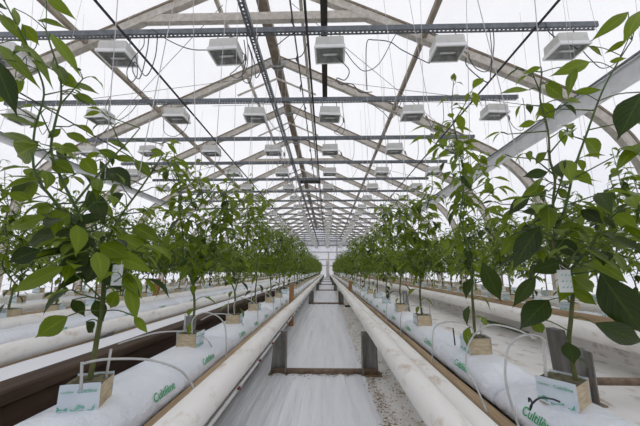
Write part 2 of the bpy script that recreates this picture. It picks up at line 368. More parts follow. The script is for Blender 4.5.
# lamps --------------------------------------------------------------
def cord(pts, r=.0042): mb = MB(); mb.tube(crom(pts, 5), r, 5); return mb
def lamp_variant(kind):
    root = empty('grow_lamp', (0, 0, 0))
    w, d = .14, .10
    mb = MB(); mb.prism([(-w + .016, .072), (w - .016, .072), (w - .006, .064), (w, -.03), (-w, -.03), (-w + .006, .064)], -d, d); mb.build('housing', M['lamp'], root)
    mb = MB()
    for s in (-1, 1):
        mb.box((-.146, s * .112 - .008, -.062), (.146, s * .112 + .008, -.031)); mb.box((s * .139 - .008, -.1038, -.062), (s * .139 + .008, .1038, -.031))
    mb.build('flange', M['lamp_white'], root)
    mb = MB(); a = [(-.131, -.104), (.131, -.104), (.131, .104), (-.131, .104)]; b = [(-.10, -.06), (.10, -.06), (.10, .06), (-.10, .06)]
    mb.add([(x, y, -.06) for x, y in a] + [(x, y, -.033) for x, y in b], [(0, 1, 5, 4), (1, 2, 6, 5), (2, 3, 7, 6), (3, 0, 4, 7), (4, 5, 6, 7)]); mb.build('reflector', M['reflector'], root)
    mb = MB(); mb.tube([(-.07, 0, -.048), (-.05, 0, -.048), (.05, 0, -.048), (.08, 0, -.048)], [.006, .011, .011, .004], 8); mb.build('bulb', M['bulb'], root, True)
    for s in (-1, 1): mb = MB(); mb.tube([(s * .10, 0, .07), (s * .10, 0, .198)], .005, 6); mb.build('hanger', M['galv'], root)
    sx = (.152, .02, 0)
    C = {0: [sx, (.19, .0, -.05), (.18, -.02, -.14), (.10, -.03, -.24), (.06, -.02, -.27), (.14, -.02, -.31), (.21, 0, -.2), (.2, .05, .05), (.18, .03, .23)],
         1: [sx, (.2, .02, -.06), (.27, .03, -.2), (.36, 0, -.26), (.42, 0, -.1), (.43, 0, .15), (.44, .02, .23)],
         2: [sx, (.18, -.03, -.05), (.15, -.04, -.22), (.02, -.05, -.33), (-.12, -.05, -.28), (-.17, -.03, -.12), (-.19, .02, .1), (-.17, .03, .23)],
         3: [sx, (.2, -.02, -.08), (.23, -.03, -.26), (.17, -.03, -.33), (.12, -.02, -.2), (.17, -.02, -.05), (.23, .01, .1), (.22, .02, .23)],
         4: [sx, (.24, .02, -.14), (.34, .03, -.22), (.48, .02, -.15), (.62, 0, .1), (.70, 0, .23)]}[kind]
    cord(C).build('power_cord', M['cord'], root)
    if kind in (0, 1): mb = MB(); mb.tube([(.19, .0, -.04), (.195, 0, -.06), (.2, -.003, -.10), (.2, -.003, -.115)], [.006, .014, .014, .006], 7); mb.build('plug', M['cap'], root)
    return root
protos = [lamp_variant(k) for k in range(5)]; used = [False] * 5; rnd = random.Random(4)
PLACE = ['leftmost', 'second from the left', 'third from the left', 'middle', 'third from the right', 'second from the right', 'rightmost']
kinds0 = {0: [2, 3, 3, 0, 4, 1, 4]}
for i, y in enumerate(RY):
    for j in range(7):
        kd = kinds0.get(i, [rnd.randrange(5) for _ in range(7)])[j]
        lab = 'grow lamp hanging %s on the %s light rail from the front' % (PLACE[j], ORD[i]) if i < 8 else 'small grow lamp hanging in the distance beyond the eighth light rail'
        grp = None if i < 8 else 'distant grow lamps'
        loc = ((-4.33, -3.21, -2.09, -.977, .05, 1.20, 2.31)[j] + rnd.uniform(-.02, .02), y + rnd.uniform(-.01, .01), RAILZ - .225); rz = rnd.uniform(-.06, .06)
        if not used[kd]:
            used[kd] = True; r = protos[kd]; r.location = loc; r.rotation_euler = (0, 0, rz); r['label'] = lab; r['category'] = 'lamp'
            if grp: r['group'] = grp
        else: r = dup(protos[kd], loc, rz, lab, grp)

# overhead cables ----------------------------------------------------
def cable(name, pts, r, mat, label, cat='cable', n=6): mb = MB(); mb.tube(pts, r, n); return tag(mb.build(name, M[mat], None, True), label, cat)
cz = RAILZ - .04
cable('steel_cable', [(2.0, 1.2, CAMZ + 2.28), (2.0, 8, CAMZ + 2.27), (2.0, 29, CAMZ + 2.28)], .012, 'black', 'black cable running lengthwise over the right row of plants')
cable('steel_cable', [(-2.0, 1.2, CAMZ + 2.30), (-2.0, 29, CAMZ + 2.30)], .013, 'black', 'black cable running lengthwise over the plants on the left')
cable('steel_cable', [(-.185, 1.2, CAMZ + 2.30), (-.185, 29, CAMZ + 2.30)], .014, 'black', 'black cable running straight down above the aisle')
cable('steel_cable', [(-4.0, 1.4, CAMZ + 2.28), (-4.0, 29, CAMZ + 2.28)], .012, 'black', 'black cable running lengthwise near the left side wall')
kc = empty('knotted_cable', (-.335, 0, CAMZ + 2.48)); mb = MB(); mb.tube([(0, 1.2, 0), (0, 29, 0)], .009, 6); mb.build('line', M['cord'], kc)
rnd = random.Random(8)
for i in range(16): mb = MB(); y = 2.6 + i * .55; mb.tube([(0, y - .03, -.005), (rnd.uniform(-.02, .02), y, -.035), (rnd.uniform(-.03, .03), y + .02, -.09)], [.007, .012, .005], 5); mb.build('clip', M['cord'], kc)
tag(kc, 'thin dark cable with hanging clips just left of the aisle', 'cable')
def P(*a): return [at(*q) for q in a]
loops = [([(152, 30, 2.62), (149, 38, 2.62), (147, 52, 2.6), (140, 78, 2.6), (133, 72, 2.6), (135, 62, 2.6), (146, 76, 2.6), (155, 58, 2.6), (158, 32, 2.62)], 'dark cord looping down from the front rail at the upper left'),
         ([(152, 29, 2.6), (168, 40, 2.6), (190, 49, 2.6), (213, 50, 2.6)], 'dark cord sagging from the front rail to the second lamp in view'),
         ([(367, 90, 2.7), (366, 65, 2.7), (367, 42, 2.7), (374, 40, 2.7), (390, 42, 2.7), (402, 50, 2.7), (426, 62, 2.7), (430, 63, 2.7)], 'dark cord hanging free between the two lamps right of the aisle'),
         ([(338, 58, 2.6), (349, 70, 2.6), (345, 80, 2.6), (337, 78, 2.6), (340, 84, 2.6), (352, 84, 2.6), (360, 92, 2.7), (372, 92, 2.8)], 'tangled dark cord dangling under the middle front lamp'),
         ([(244, 40, 2.6), (246, 60, 2.6), (242, 78, 2.6), (250, 82, 2.6), (252, 60, 2.6), (248, 44, 2.6), (254, 62, 2.62), (256, 78, 2.62), (262, 66, 2.62), (257, 44, 2.6), (260, 30, 2.62)], 'bundle of dark cord coiled beside the lengthwise steel channel'),
         ([(276, 46, 2.6), (290, 35, 2.62), (300, 32, 2.62), (308, 36, 2.62), (304, 52, 2.6), (297, 58, 2.6), (282, 60, 2.7)], 'dark cord draped near the ridge above the aisle'),
         ([(545, 22, 2.6), (549, 32, 2.6), (560, 40, 2.6), (578, 49, 2.55)], 'short dark cord running from the black cable to the rightmost lamp'),
         ([(493, 28, 2.62), (494, 45, 2.62), (491, 70, 2.62), (489, 82, 2.62), (480, 78, 2.6), (467, 66, 2.58), (466, 58, 2.55)], 'dark cord dropping from the front rail to the lamp on the right'),
         ([(110, 97, 3.82), (106, 104, 3.82), (108, 114, 3.8), (118, 120, 3.8), (130, 113, 3.8), (142, 99, 3.82), (152, 98, 3.82)], 'dark cord looping under the second rail on the left'),
         ([(372, 104, 3.84), (384, 113, 3.84), (390, 119, 3.84), (397, 112, 3.84), (402, 100, 3.84)], 'dark cord looping under the second rail right of the aisle')]
for pts, lab in loops: cable('electric_cable', crom(P(*pts), 6), .005, 'cord', lab, 'cable', 5)
cable('support_wire', crom(P((213, 106, 4.2), (330, 103, 4.2), (430, 102, 4.2), (480, 105, 4.2), (520, 107, 4.2)), 4), .004, 'twine', 'thin pale wire strung across just behind the second rail')

for i, (y0, y1) in enumerate(((3.7, 5.4), (5.5, 3.7), (7.3, 9.1))):
    for sg, sd in ((1, 'right'), (-1, 'left')):
        cable('guy_wire', [(RX + sg * 3.9, y0, 2.72), (RX + sg * .5, y1, 4.40)], .004, 'cord', 'thin dark guy wire slanting up the %s roof slope, %s from the front' % (sd, ('first', 'second', 'third')[i]), 'wire', 5)

# ------------------------------------------------------------------ beds
def long_pipe(name, x, z, r, mat, label, cat='pipe', y0=-.6, y1=YEND - .5, n=18):
    mb = MB(); ys = [y0 + (y1 - y0) * i / 40 for i in range(41)]; rr = random.Random(int(x * 100))
    mb.tube([(rr.uniform(-.003, .003), y, rr.uniform(-.002, .002)) for y in ys], r, n)
    return tag(mb.build(name, M[mat], None, True, (x, 0, z)), label, cat)
long_pipe('rail_pipe', -.318, .290, .040, 'pipe', 'white rail pipe along the left edge of the central aisle')
long_pipe('rail_pipe', .262, .290, .039, 'pipe', 'white rail pipe along the right edge of the central aisle')
long_pipe('rail_pipe', .345, .262, .036, 'pipe', 'second white pipe beside the right rail pipe, nearer the slabs')
long_pipe('rail_pipe', -1.41, .262, .0445, 'pipe', 'white pipe beyond the left row of slabs and the dark brown beams')
long_pipe('rail_pipe', -2.0, .285, .047, 'pipe', 'white pipe lying just behind the plantless slab on the left')
long_pipe('rail_pipe', -2.85, .27, .045, 'pipe', 'white pipe between the two further rows of plants on the left')
long_pipe('rail_pipe', -3.95, .27, .045, 'pipe', 'white pipe behind the third row of plants on the left')
long_pipe('rail_pipe', 1.74, .225, .062, 'pipe', 'thick white pipe beyond the soiled film right of the right row')
long_pipe('rail_pipe', 2.55, .27, .045, 'pipe', 'white pipe between the two further rows of plants on the right')
long_pipe('rail_pipe', 3.5, .27, .045, 'pipe', 'white pipe near the right side wall')
dl = empty('drip_line', (0, 0, 0)); mb = MB(); mb.tube([(-.2765, -.3, .262), (-.2765, 6, .262), (-.2765, 28, .262)], .005, 8); mb.build('tubing', M['tube'], dl, True)
for i in range(20):
    mb = MB(); y = 1.0 + .29 * i; mb.tube([(-.273, y - .006, .266), (-.268, y, .268), (-.265, y + .001, .269)], [.003, .0065, .003], 7); mb.build('emitter', M['red'], dl, True)
tag(dl, 'thin grey drip line with red emitters along the left rail pipe', 'tube')

def long_board(x0, x1, z0, z1, mat, label, y0=-.6, y1=YEND - .5, name='bed_board', cat='board'):
    mb = MB(); rr = random.Random(int(x0 * 77)); n = 60; vs = []; fs = []
    for i in range(n + 1):
        y = y0 + (y1 - y0) * i / n; dx = rr.uniform(-.004, .004); dz = rr.uniform(-.003, .003)
        vs += [(x0 + dx, y, z0), (x1 + dx, y, z0), (x1 + dx, y, z1 + dz - .006), (x1 + dx - .006, y, z1 + dz), (x0 + dx + .006, y, z1 + dz), (x0 + dx, y, z1 + dz - .006)]
    for i in range(n):
        for j in range(6): fs.append((i * 6 + j, i * 6 + 6 + j, i * 6 + 6 + (j + 1) % 6, i * 6 + (j + 1) % 6))
    fs += [(0, 1, 2, 3, 4, 5), tuple(n * 6 + 5 - j for j in range(6))]
    mb.add(vs, fs); return tag(mb.build(name, M[mat], None, False), label, cat)
long_board(-.500, -.462, .13, .215, 'board', 'bare wooden board along the aisle side of the left slabs')
long_board(-.455, -.425, .10, .165, 'grey_plate', 'grey weathered board below the left rail pipe beside the wooden board')
long_board(.487, .520, .12, .205, 'board', 'bare wooden board along the aisle side of the right slabs')
long_board(-.99, -.89, .255, .29, 'brown', 'dark brown beam behind the left row of slabs, the upper one', name='brown_beam', cat='beam')
long_board(-1.0, -.925, .09, .243, 'brown', 'lower dark brown beam in the gap behind the left slabs', name='brown_beam', cat='beam')
long_board(-1.345, -1.03, .20, .225, 'film', 'flat strip of white film between the brown beam and the next pipe', name='film_strip', cat='plastic sheet')
long_board(-1.72, -1.66, .13, .205, 'board', 'bare wooden board in front of the plantless slab on the left')
long_board(-2.72, -2.66, .17, .25, 'board', 'brown board between the second and third rows of plants on the left')
long_board(1.83, 1.87, .19, .315, 'board', 'brown board behind the thick white pipe on the right')
long_board(2.70, 2.75, .2, .30, 'board', 'brown board between the further plant rows on the right')
# bed bases of soil under the slabs
ROWS = {'L1': (-.63, 'left row beside the central aisle'), 'R1': (.635, 'right row beside the central aisle'),
        'L2': (-2.28, 'second row left of the aisle'), 'L3': (-3.36, 'third row left of the aisle'), 'L4': (-4.5, 'fourth row left of the aisle'),
        'R2': (2.12, 'second row right of the aisle'), 'R3': (3.05, 'third row right of the aisle'), 'T': (-1.86, 'plantless row left of the aisle')}
for kx, (x, lab) in ROWS.items():
    mb = MB(); mb.box((-.095, -.6, 0), (.095, YEND - .5, .187)); tag(mb.build('bed_mound', M['soil' if kx in ('L1', 'R1') else 'dirty_film'], None, False, (x, 0, 0)), ('dark earth' if kx in ('L1', 'R1') else 'film covered') + ' ridge under the slabs of the ' + lab, 'bed')

# slabs --------------------------------------------------------------
PROF = [(-.112, 0), (-.122, .012), (-.124, .032), (-.103, .074), (-.06, .09), (0, .094), (.06, .09), (.103, .074), (.124, .032), (.122, .012), (.112, 0)]
def slab_mesh(L, seed, ws=1.0):
    mb = MB(); rr = random.Random(seed); n = 26; vs = []; k = len(PROF)
    for i in range(n + 1):
        t = i / n; e = min(t, 1 - t) * n
        sc = .62 if e < .5 else (.9 if e < 1.5 else 1)
        for j, (x, z) in enumerate(PROF):
            w = 0 if j in (2, 3, 7, 8) and 2 < e else rr.uniform(-.006, .005)
            vs.append((x * ws * (1 if e > .5 else .96), (t - .5) * L, z * sc + w * (0 if z == 0 else 1)))
    fs = [(i * k + j, i * k + (j + 1) % k, (i + 1) * k + (j + 1) % k, (i + 1) * k + j) for i in range(n) for j in range(k)]
    fs += [tuple(range(k - 1, -1, -1)), tuple(n * k + j for j in range(k))]
    mb.add(vs, fs); return mb.mesh('bag', M['bag'], True)
slabs = [slab_mesh(1.25, s) for s in range(3)]; slabsR = [slab_mesh(1.25, s + 9, .84) for s in range(3)]
SZ = .19
def facet(sgn, ws):
    up = V((-sgn * .021 * ws, 0, .042)).normalized(); xd = V((0, sgn, 0)); nrm = xd.cross(up)
    return Matrix((xd, up, nrm)).transposed().to_4x4()
txt = text_mesh('Cultilène', .034, M['green_ink'])
def lettered_slab(row, x, yc, me, sgn, ws, label, ys):
    r = empty('grow_slab', (x, yc, SZ)); link_mesh('bag', me, r)
    for y in ys:
        o = link_mesh('lettering', txt, r); m4 = facet(sgn, ws); c = V((sgn * .1135 * ws, y, .053)) + m4.col[2].to_3d() * .0035
        m4.translation = c; o.matrix_local = m4
    return tag(r, label, 'grow slab')
ytxt = {'L1': [-.47, -.10, .26], 'R1': [-.40, .0, .41], 'T': [-.35, .2]}
for kx, (x, lab) in ROWS.items():
    sgn = 1 if x < 0 else -1; y0 = {'L1': .5, 'R1': 1.09, 'L2': 1.3, 'T': 1.2}.get(kx, .9)
    ii = 0
    for q in range(-1, 24):
        yc = y0 + .63 + 1.26 * q
        if yc > YEND - 1.2 or yc < -.5: continue
        if kx not in ('L1', 'R1') and yc < abs(x) * .55: continue
        me = (slabsR if kx == 'R1' else slabs)[q % 3]
        near = 5 if kx in ('L1', 'R1') else 3
        lb = '%s white grow slab in the %s' % (ORD[ii], lab) if ii < near else 'white grow slab further down the %s, past the %s' % (lab, ORD[near - 1])
        if ii < 5 and kx in ytxt:
            r = lettered_slab(kx, x, yc, me, sgn, .84 if kx == 'R1' else 1, lb, ytxt[kx])
        else:
            r = tag(link_mesh('grow_slab', me, None, (x, yc, SZ)), lb, 'grow slab')
        if ii >= near: r['group'] = 'grow slabs of the ' + lab
        ii += 1

# brackets, posts, aisle sheet ---------------------------------------
def bracket(x0, x1, y, label, zc=.02, hl=.245, hr=.245):
    r = empty('rail_bracket', ((x0 + x1) / 2, y, 0)); h = (x1 - x0) / 2
    mb = MB(); mb.prism([(-h - .075, 0), (-h + .025, 0), (-h + .025, hl), (-h - .055, hl), ], -.006, .006); mb.box((-h + .019, -.05, 0), (-h + .025, .0, hl - .01)); mb.build('upright_plate', M['grey_plate'], r)
    mb = MB(); mb.prism([(h - .025, 0), (h + .075, 0), (h + .072, hr - .075), (h + .03, hr), (h - .025, hr)], -.006, .006); mb.box((h - .025, -.05, 0), (h - .019, 0, hr - .01)); mb.build('upright_plate', M['grey_plate'], r)
    mb = MB(); mb.tube([(-h - .06, -.022, zc), (0, -.025, zc), (h + .06, -.022, zc)], .018, 10); mb.build('cross_pipe', M['rust'], r, True)
    for sg in (-1, 1): mb = MB(); a, b = sorted((sg * h + sg * .09, sg * h - sg * .05)); mb.box((a, -.06, .001), (b, .03, .007)); mb.build('foot_plate', M['rust'], r)
    return tag(r, label, 'bracket')
for i, y in enumerate((2.0, 5.85, 9.7, 13.5, 17.3, 21.1, 25)):
    bracket(-.275, .235, y, '%s rusty rail bracket standing on the central aisle floor' % ORD[i])
bracket(-1.40, -.93, 2.02, 'rail bracket of the next aisle left, under the first white pipe')
bracket(1.24, 1.95, 1.62, 'rail bracket on the soiled film behind the nearest plant on the right', .10)
mb = MB(); rr = random.Random(3); n = 80; xs = [-.46, -.4, -.34, -.30, -.24, -.2, -.15, -.11, -.06, -.02, .03, .08, .12, .17, .225]; vs = []
for i in range(n + 1):
    y = -.5 + 29 * (i / n) ** 1.6
    for j, x in enumerate(xs): vs.append((x + rr.uniform(-.004, .004), y, .004 + (0.006 * (j % 2) + rr.uniform(0, .004) if 0 < j < 14 else 0)))
k = len(xs); mb.add(vs, [(i * k + j, i * k + j + 1, (i + 1) * k + j + 1, (i + 1) * k + j) for i in range(n) for j in range(k - 1)])
tag(mb.build('ground_sheet', M['sheet'], None, True), 'long white plastic sheet laid down the central aisle floor', 'plastic sheet')
# dry leaf litter along the right edge of the sheet
mb = MB(); rr = random.Random(12)
for i in range(1700):
    y = rr.choice([rr.uniform(1.0, 4), rr.uniform(1.0, 2.2), rr.uniform(4, 9)]); x = rr.gauss(.25, .02) if rr.random() < .55 else rr.uniform(.22, .42)
    if rr.random() < .16: y = 1.96 + rr.gauss(0, .035); x = rr.uniform(-.34, .36)
    a = rr.uniform(0, PI); l = rr.uniform(.002, .011); w = l * rr.uniform(.2, .6)
    ca, sa = math.cos(a), math.sin(a); z = .011 + rr.uniform(0, .004)
    mb.add([(x + ca * l, y + sa * l, z), (x - sa * w, y + ca * w, z + .002), (x - ca * l, y - sa * l, z), (x + sa * w, y - ca * w, z + .003)], [(0, 1, 2, 3)])
tag(mb.build('leaf_litter', M['debris'], None), 'brown leaf litter scattered along the right edge of the aisle sheet', 'debris', kind='stuff')
def post(x, y, zt, w, mat, label, base=False, name='wooden_post', lean=0, tp=1.0):
    r = empty(name, (x, y, 0)); mb = MB(); h = w / 2
    mb.add([(-h, -h, 0), (h, -h, 0), (h, h, 0), (-h, h, 0), (-h * tp + lean, -h, zt), (h * tp + lean, -h, zt), (h * tp + lean, h, zt), (-h * tp + lean, h, zt)],
           [(3, 2, 1, 0), (4, 5, 6, 7), (0, 1, 5, 4), (1, 2, 6, 5), (2, 3, 7, 6), (3, 0, 4, 7)]); mb.build('shaft', M[mat], r)
    if base: mb = MB(); mb.box((-.1, -.07, 0), (.06, .05, .02)); mb.build('base_plate', M['dark_beam'], r)
    return tag(r, label, 'post')
post(-.48 + .075, 3.55, .465, .05, 'orange_wood', 'short orange wooden post left of the aisle behind the left rail')
post(.412, 5.5, .44, .06, 'orange_wood', 'short orange wooden post right of the aisle behind the right rails', True)
post(-2.55, 4.6, .5, .07, 'orange_wood', 'brown wooden stake among the further plants on the left')
post(.16, 29.2, 2.3, .13, 'pale_post', 'pale tall post standing at the far end of the aisle')
post(.0, 28.9, 1.5, .10, 'purlin', 'thin brown post at the far end of the aisle left of the pale post')
o = post(.0, 0, .2, .045, 'dark_plate', 'dark grey weathered stake leaning behind the nearest potted plant on the right', False, 'wooden_stake', -.018, .6); o.location = (.735, 1.02, .24)
o = post(.0, 0, .15, .05, 'grey_plate', 'small grey plate standing behind the second pot of the left row', False, 'wooden_stake', .01, .8); o.location = (-.715, 1.62, .24)
o = post(.0, 0, .20, .05, 'grey_plate', 'grey stake standing beside the fourth pot of the right row', False, 'wooden_stake', -.015, .6); o.location = (.72, 2.85, .24)

# ------------------------------------------------------------------ plants
WPROF = [0, .42, .78, .97, 1.0, .9, .70, .40, .13, 0]
def leaf(mb, base, d, n, L, W, droop=.5, fold=.35, nu=9, nv=2, side=0.0):
    d = V(d).normalized(); n = V(n); s = d.cross(n)
    if s.length < 1e-4: s = d.orthogonal()
    s.normalize(); n = s.cross(d).normalized()
    p = V(base); vs = []; uvs = []; step = L / (nu - 1); ang = 0
    for i in range(nu):
        t = i / (nu - 1); q = t * (len(WPROF) - 1); a = min(int(q), len(WPROF) - 2)
        w = (WPROF[a] + (WPROF[a + 1] - WPROF[a]) * (q - a)) * W / 2
        ang = -droop * t; dd = d * math.cos(ang) + n * math.sin(ang) + s * side * t
        nn = n * math.cos(ang) - d * math.sin(ang)
        for j in range(-nv, nv + 1):
            u = j / nv; f = fold * (1 - .5 * t)
            ripple = math.sin(t * 17 + u * 2) * .02 * W * abs(u)
            vs.append(p + s * (u * w * math.cos(f)) + nn * (abs(u) ** 1.4 * w * math.sin(f) + ripple)); uvs.append((u, t))
        p = p + dd.normalized() * step
    k = 2 * nv + 1
    fs = [(i * k + j, i * k + j + 1, (i + 1) * k + j + 1, (i + 1) * k + j) for i in range(nu - 1) for j in range(k - 1)]
    o = mb.add(vs, fs)
    for i, u in enumerate(uvs): mb.uv[o + i] = u

def rot_z(a): return V((math.cos(a), math.sin(a), 0))
class Plant:
    def __init__(s, seed, hi=True): s.r = random.Random(seed); s.st = MB(); s.lf = MB(); s.fls = []; s.hi = hi
    def twig(s, pts, r0, r1, mat=0, sub=4):
        pts = crom(pts, sub); k = len(pts); s.st.cm = mat
        s.st.tube(pts, [r0 + (r1 - r0) * i / (k - 1) for i in range(k)], 6 if s.hi else 4, False); return pts
    def leaf_on(s, p, az, L, pitch=-.35, pet=.03, W=None, dark=False, nu=None):
        r = s.r; d = rot_z(az) * math.cos(pitch) + V((0, 0, math.sin(pitch)))
        q = V(p) + (rot_z(az) * .8 + V((0, 0, .5))).normalized() * pet
        if s.hi: s.st.cm = 0; s.st.tube([p, (V(p) + q) / 2 + V((0, 0, pet * .1)), q], [.0017, .0014, .0012], 4, False)
        n = V((r.uniform(-.35, .35), r.uniform(-.35, .35), 1)); s.lf.cm = 1 if dark else 0
        leaf(s.lf, q, d, n, L, W or L * r.uniform(.36, .48), r.uniform(.3, 1.0), r.uniform(.15, .5), nu or (7 if s.hi else 4), 2 if s.hi else 1, r.uniform(-.2, .2))
    def flower(s, p):
        s.fl = MB(); s.fls.append(s.fl)
        for i in range(6):
            a = i * PI / 3; s.fl.cm = 0; d = rot_z(a) * .9 + V((0, 0, -.5)); leaf(s.fl, p, d, (0, 0, 1), .011, .007, .3, .1, 4, 1)
    def node_leaves(s, pts, i0, step, L0, L1, az0, low=-.4, dark=.25):
        r = s.r; az = az0; k = len(pts); i = i0
        while i < k:
            t = i / max(k - 1, 1); az += 2.4 + r.uniform(-.4, .4)
            L = L0 + (L1 - L0) * t
            s.leaf_on(pts[i], az, L * r.uniform(.8, 1.2), low + r.uniform(-.5, .35) + .25 * t, L * .35, None, r.random() < dark * (1 - t))  # leaves near the branch base more often take the shaded colour
            i += step

def generic_plant(seed, hi=True, H=.98):
    P_ = Plant(seed, hi); r = P_.r
    h0 = r.uniform(.15, .22); z0 = .058
    main = P_.twig([(0, 0, z0), (r.uniform(-.008, .008), r.uniform(-.008, .008), z0 + h0 * .5), (r.uniform(-.012, .012), r.uniform(-.012, .012), z0 + h0)], .0065, .0055, 1)
    top = main[-1]; az = r.uniform(0, PI)
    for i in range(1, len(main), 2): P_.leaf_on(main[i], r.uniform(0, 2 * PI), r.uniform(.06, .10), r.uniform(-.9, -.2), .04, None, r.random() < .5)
    nb = 3 if r.random() < .55 else 2
    for b in range(nb):
        a = az + b * 2 * PI / nb + r.uniform(-.3, .3); d = rot_z(a); hh = H - h0 + r.uniform(-.14, .10) - (.12 if b == 2 else 0)
        pts = [top]; n = 6
        for q in range(1, n + 1):
            t = q / n; sp = .05 + .11 * t + r.uniform(-.015, .015)
            pts.append(top + d * sp + rot_z(a + PI / 2) * r.uniform(-.02, .02) + V((0, 0, hh * t)))
        br = P_.twig(pts, .0045, .0016, 0, 3)
        P_.node_leaves(br, 1, 1, .095, .045, r.uniform(0, 6)); P_.node_leaves(br, 2, 2, .09, .04, r.uniform(0, 6))
        for i in range(1, len(br) - 4, 1):     # side shoots
            sa = r.uniform(0, 2 * PI); l = r.uniform(.06, .21) * (1 - .55 * i / len(br))
            e = br[i] + rot_z(sa) * l + V((0, 0, l * r.uniform(.2, .9)))
            tw = P_.twig([br[i], (br[i] + e) / 2 + V((0, 0, -.005)), e], .0026, .0013, 0, 2)
            P_.node_leaves(tw, 1, 1, .09, .06, sa, -.45)
            P_.leaf_on(e, sa + r.uniform(-.6, .6), r.uniform(.055, .095), r.uniform(-.6, .2), .015); P_.leaf_on(e, sa + r.uniform(1, 2.4), r.uniform(.05, .08), r.uniform(-.7, .1), .02)
            if hi and r.random() < .25: P_.flower(e + V((0, 0, -.012)))
    return P_
SM = [M['stem'], M['old_stem']]; LM = [M['leaf'], M['leaf_dark']]

def block_parts(root, turn=0, detail=True):
    s = .043; h = .060; Rz = Matrix.Rotation(turn, 4, 'Z')
    mb = MB(); rr = random.Random(int(turn * 10) + 5)
    mb.cm = 0; mb.box((-s, -s, 0), (s, s, h - .001), Rz)
    mb.cm = 1; n = 7; vs = []
    for i in range(n):
        for j in range(n):
            e = i in (0, n - 1) or j in (0, n - 1)
            vs.append(Rz @ V((-s + 2 * s * i / (n - 1), -s + 2 * s * j / (n - 1), h + (0 if e else rr.uniform(-.001, .007)))))
    mb.add(vs, [(i * n + j, (i + 1) * n + j, (i + 1) * n + j + 1, i * n + j + 1) for i in range(n - 1) for j in range(n - 1)])
    b = mb.build('growing_block', [M['rockwool'], M['moss']], root)
    if not detail: return b
    mb = MB(); n = 12
    for sg in (-1, 1):                           # plastic wrap hugging two faces with a wavy lower edge
        mb = MB(); vs = []
        for i in range(n + 1):
            x = (-s - .001 + (2 * s + .002) * i / n) * -sg
            for q in range(4):
                z = .002 + .064 * q / 3 + (.004 * math.sin(i * 1.1) if q == 0 else 0); o = sg * (s + .0022 + .0012 * math.sin(i * .9 + q))
                vs.append(Rz @ V((x, o, z)))
        mb.add(vs, [(i * 4 + q, (i + 1) * 4 + q, (i + 1) * 4 + q + 1, i * 4 + q + 1) for i in range(n) for q in range(3)])
        mb.build('wrap', M['wrap'], b, True)
    tm = text_mesh('Cultilène', .0115, M['teal_ink'])
    for sg in (-1, 1):
        for px, pz in ((.016, .049), (-.026, .049)):
            if px < 0: tmm = text_mesh('Cultilène', .0075, M['teal_ink'])
            else: tmm = tm
            o = link_mesh('lettering', tmm, b)
            m4 = Matrix(((-sg, 0, 0, -sg * px), (0, 0, sg, sg * (s + .0048)), (0, 1, 0, pz), (0, 0, 0, 1)))
            o.matrix_local = Rz @ m4
        mb = MB(); vs = []
        for i in range(13):
            x = (-s + 2 * s * i / 12); z = .012 + .003 * math.sin(i * 1.1)
            vs += [Rz @ V((x * -sg, sg * (s + .0040), z - .005)), Rz @ V((x * -sg, sg * (s + .0040), z + rr.choice((-.003, .001, .004, .007))))]
        mb.add(vs, [(2 * i, 2 * i + 2, 2 * i + 3, 2 * i + 1) for i in (0, 1, 2, 4, 5, 6, 7, 9, 10)]); mb.build('printed_band', M['teal_ink'], b)
    return b
def finish(P_, root, turn, detail=True):
    P_.st.build('stem', SM, root, True); P_.lf.build('foliage', LM, root, True)
    for f in P_.fls: f.build('flower', M['petal'], root, True)
    return block_parts(root, turn, detail)

BZ = SZ + .088
spots = {}
for kx, (x, lab) in ROWS.items():
    if kx == 'T': continue
    y0 = {'L1': .83, 'R1': .86, 'L2': 1.35, 'L3': 2.9, 'L4': 3.9, 'R2': 1.55, 'R3': 2.7}[kx]
    st = .63 if kx in ('L1', 'R1') else .42
    ys = [y0 + st * i for i in range(60) if y0 + st * i < YEND - 1.2]
    if kx == 'R1': ys[1] = 1.40; ys[2] = 2.06; ys[3:] = [2.70 + .63 * i for i in range(len(ys) - 3)]
    spots[kx] = ys

# --- the two nearest plants, stems and big leaves as they grow in the photo
def traced(base, stems, leaves, seed, fill, turn):
    P_ = Plant(seed); r = P_.r; B = V(base)
    nodes = []
    for pts, r0, r1, mt in stems:
        br = P_.twig([at(*q) - B for q in pts], r0, r1, mt, 4); nodes.append(br)
    flat = [p for br in nodes for p in br]
    toc = (V((0, 0, CAMZ)) - B).normalized()
    for (bx, by, tx, ty, w, Y, dark) in leaves:
        dy = r.uniform(-.035, .035); b = at(bx, by, Y) - B; t = at(tx, ty, Y + dy) - B
        d = t - b; L = d.length * 1.06; W = w * (Y + .02) / FPX * .98
        nv = (V((0, 0, CAMZ)) - (B + b)).normalized() + V((r.uniform(-.5, .5), r.uniform(-.2, .2), r.uniform(.1, .7)))
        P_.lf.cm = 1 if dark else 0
        leaf(P_.lf, b - (nv.normalized()) * 0, d, nv, L, W, r.uniform(.15, .55), r.uniform(.1, .4), 10, 2, r.uniform(-.1, .1))
        near = min(flat, key=lambda p: (p - b).length)
        P_.st.cm = 0
        if (near - b).length < .14: P_.st.tube(crom([near, (near + b) / 2 + V((0, 0, .008)), b], 3), .0015, 4, False)
    for si, i0, i1, n, L0, L1 in fill:
        br = nodes[si]; az = r.uniform(0, 6)
        for q in range(n):
            f = i0 + (i1 - i0) * q / max(n - 1, 1); p = br[min(int(f * (len(br) - 1)), len(br) - 1)]; az += 2.4
            l = r.uniform(.02, .13); e = p + rot_z(az) * l + V((0, 0, l * r.uniform(0, .7)))
            P_.twig([p, (p + e) / 2, e], .0022, .0014, 0, 2)
            for z in range(2):
                P_.leaf_on(e, az + r.uniform(-1, 1), (L0 + (L1 - L0) * f) * r.uniform(.75, 1.25), r.uniform(-.8, .1), .02, None, r.random() < .25)
            if r.random() < .3: P_.flower(e)
    root = empty('pepper_plant', base); b = finish(P_, root, turn); return root, P_
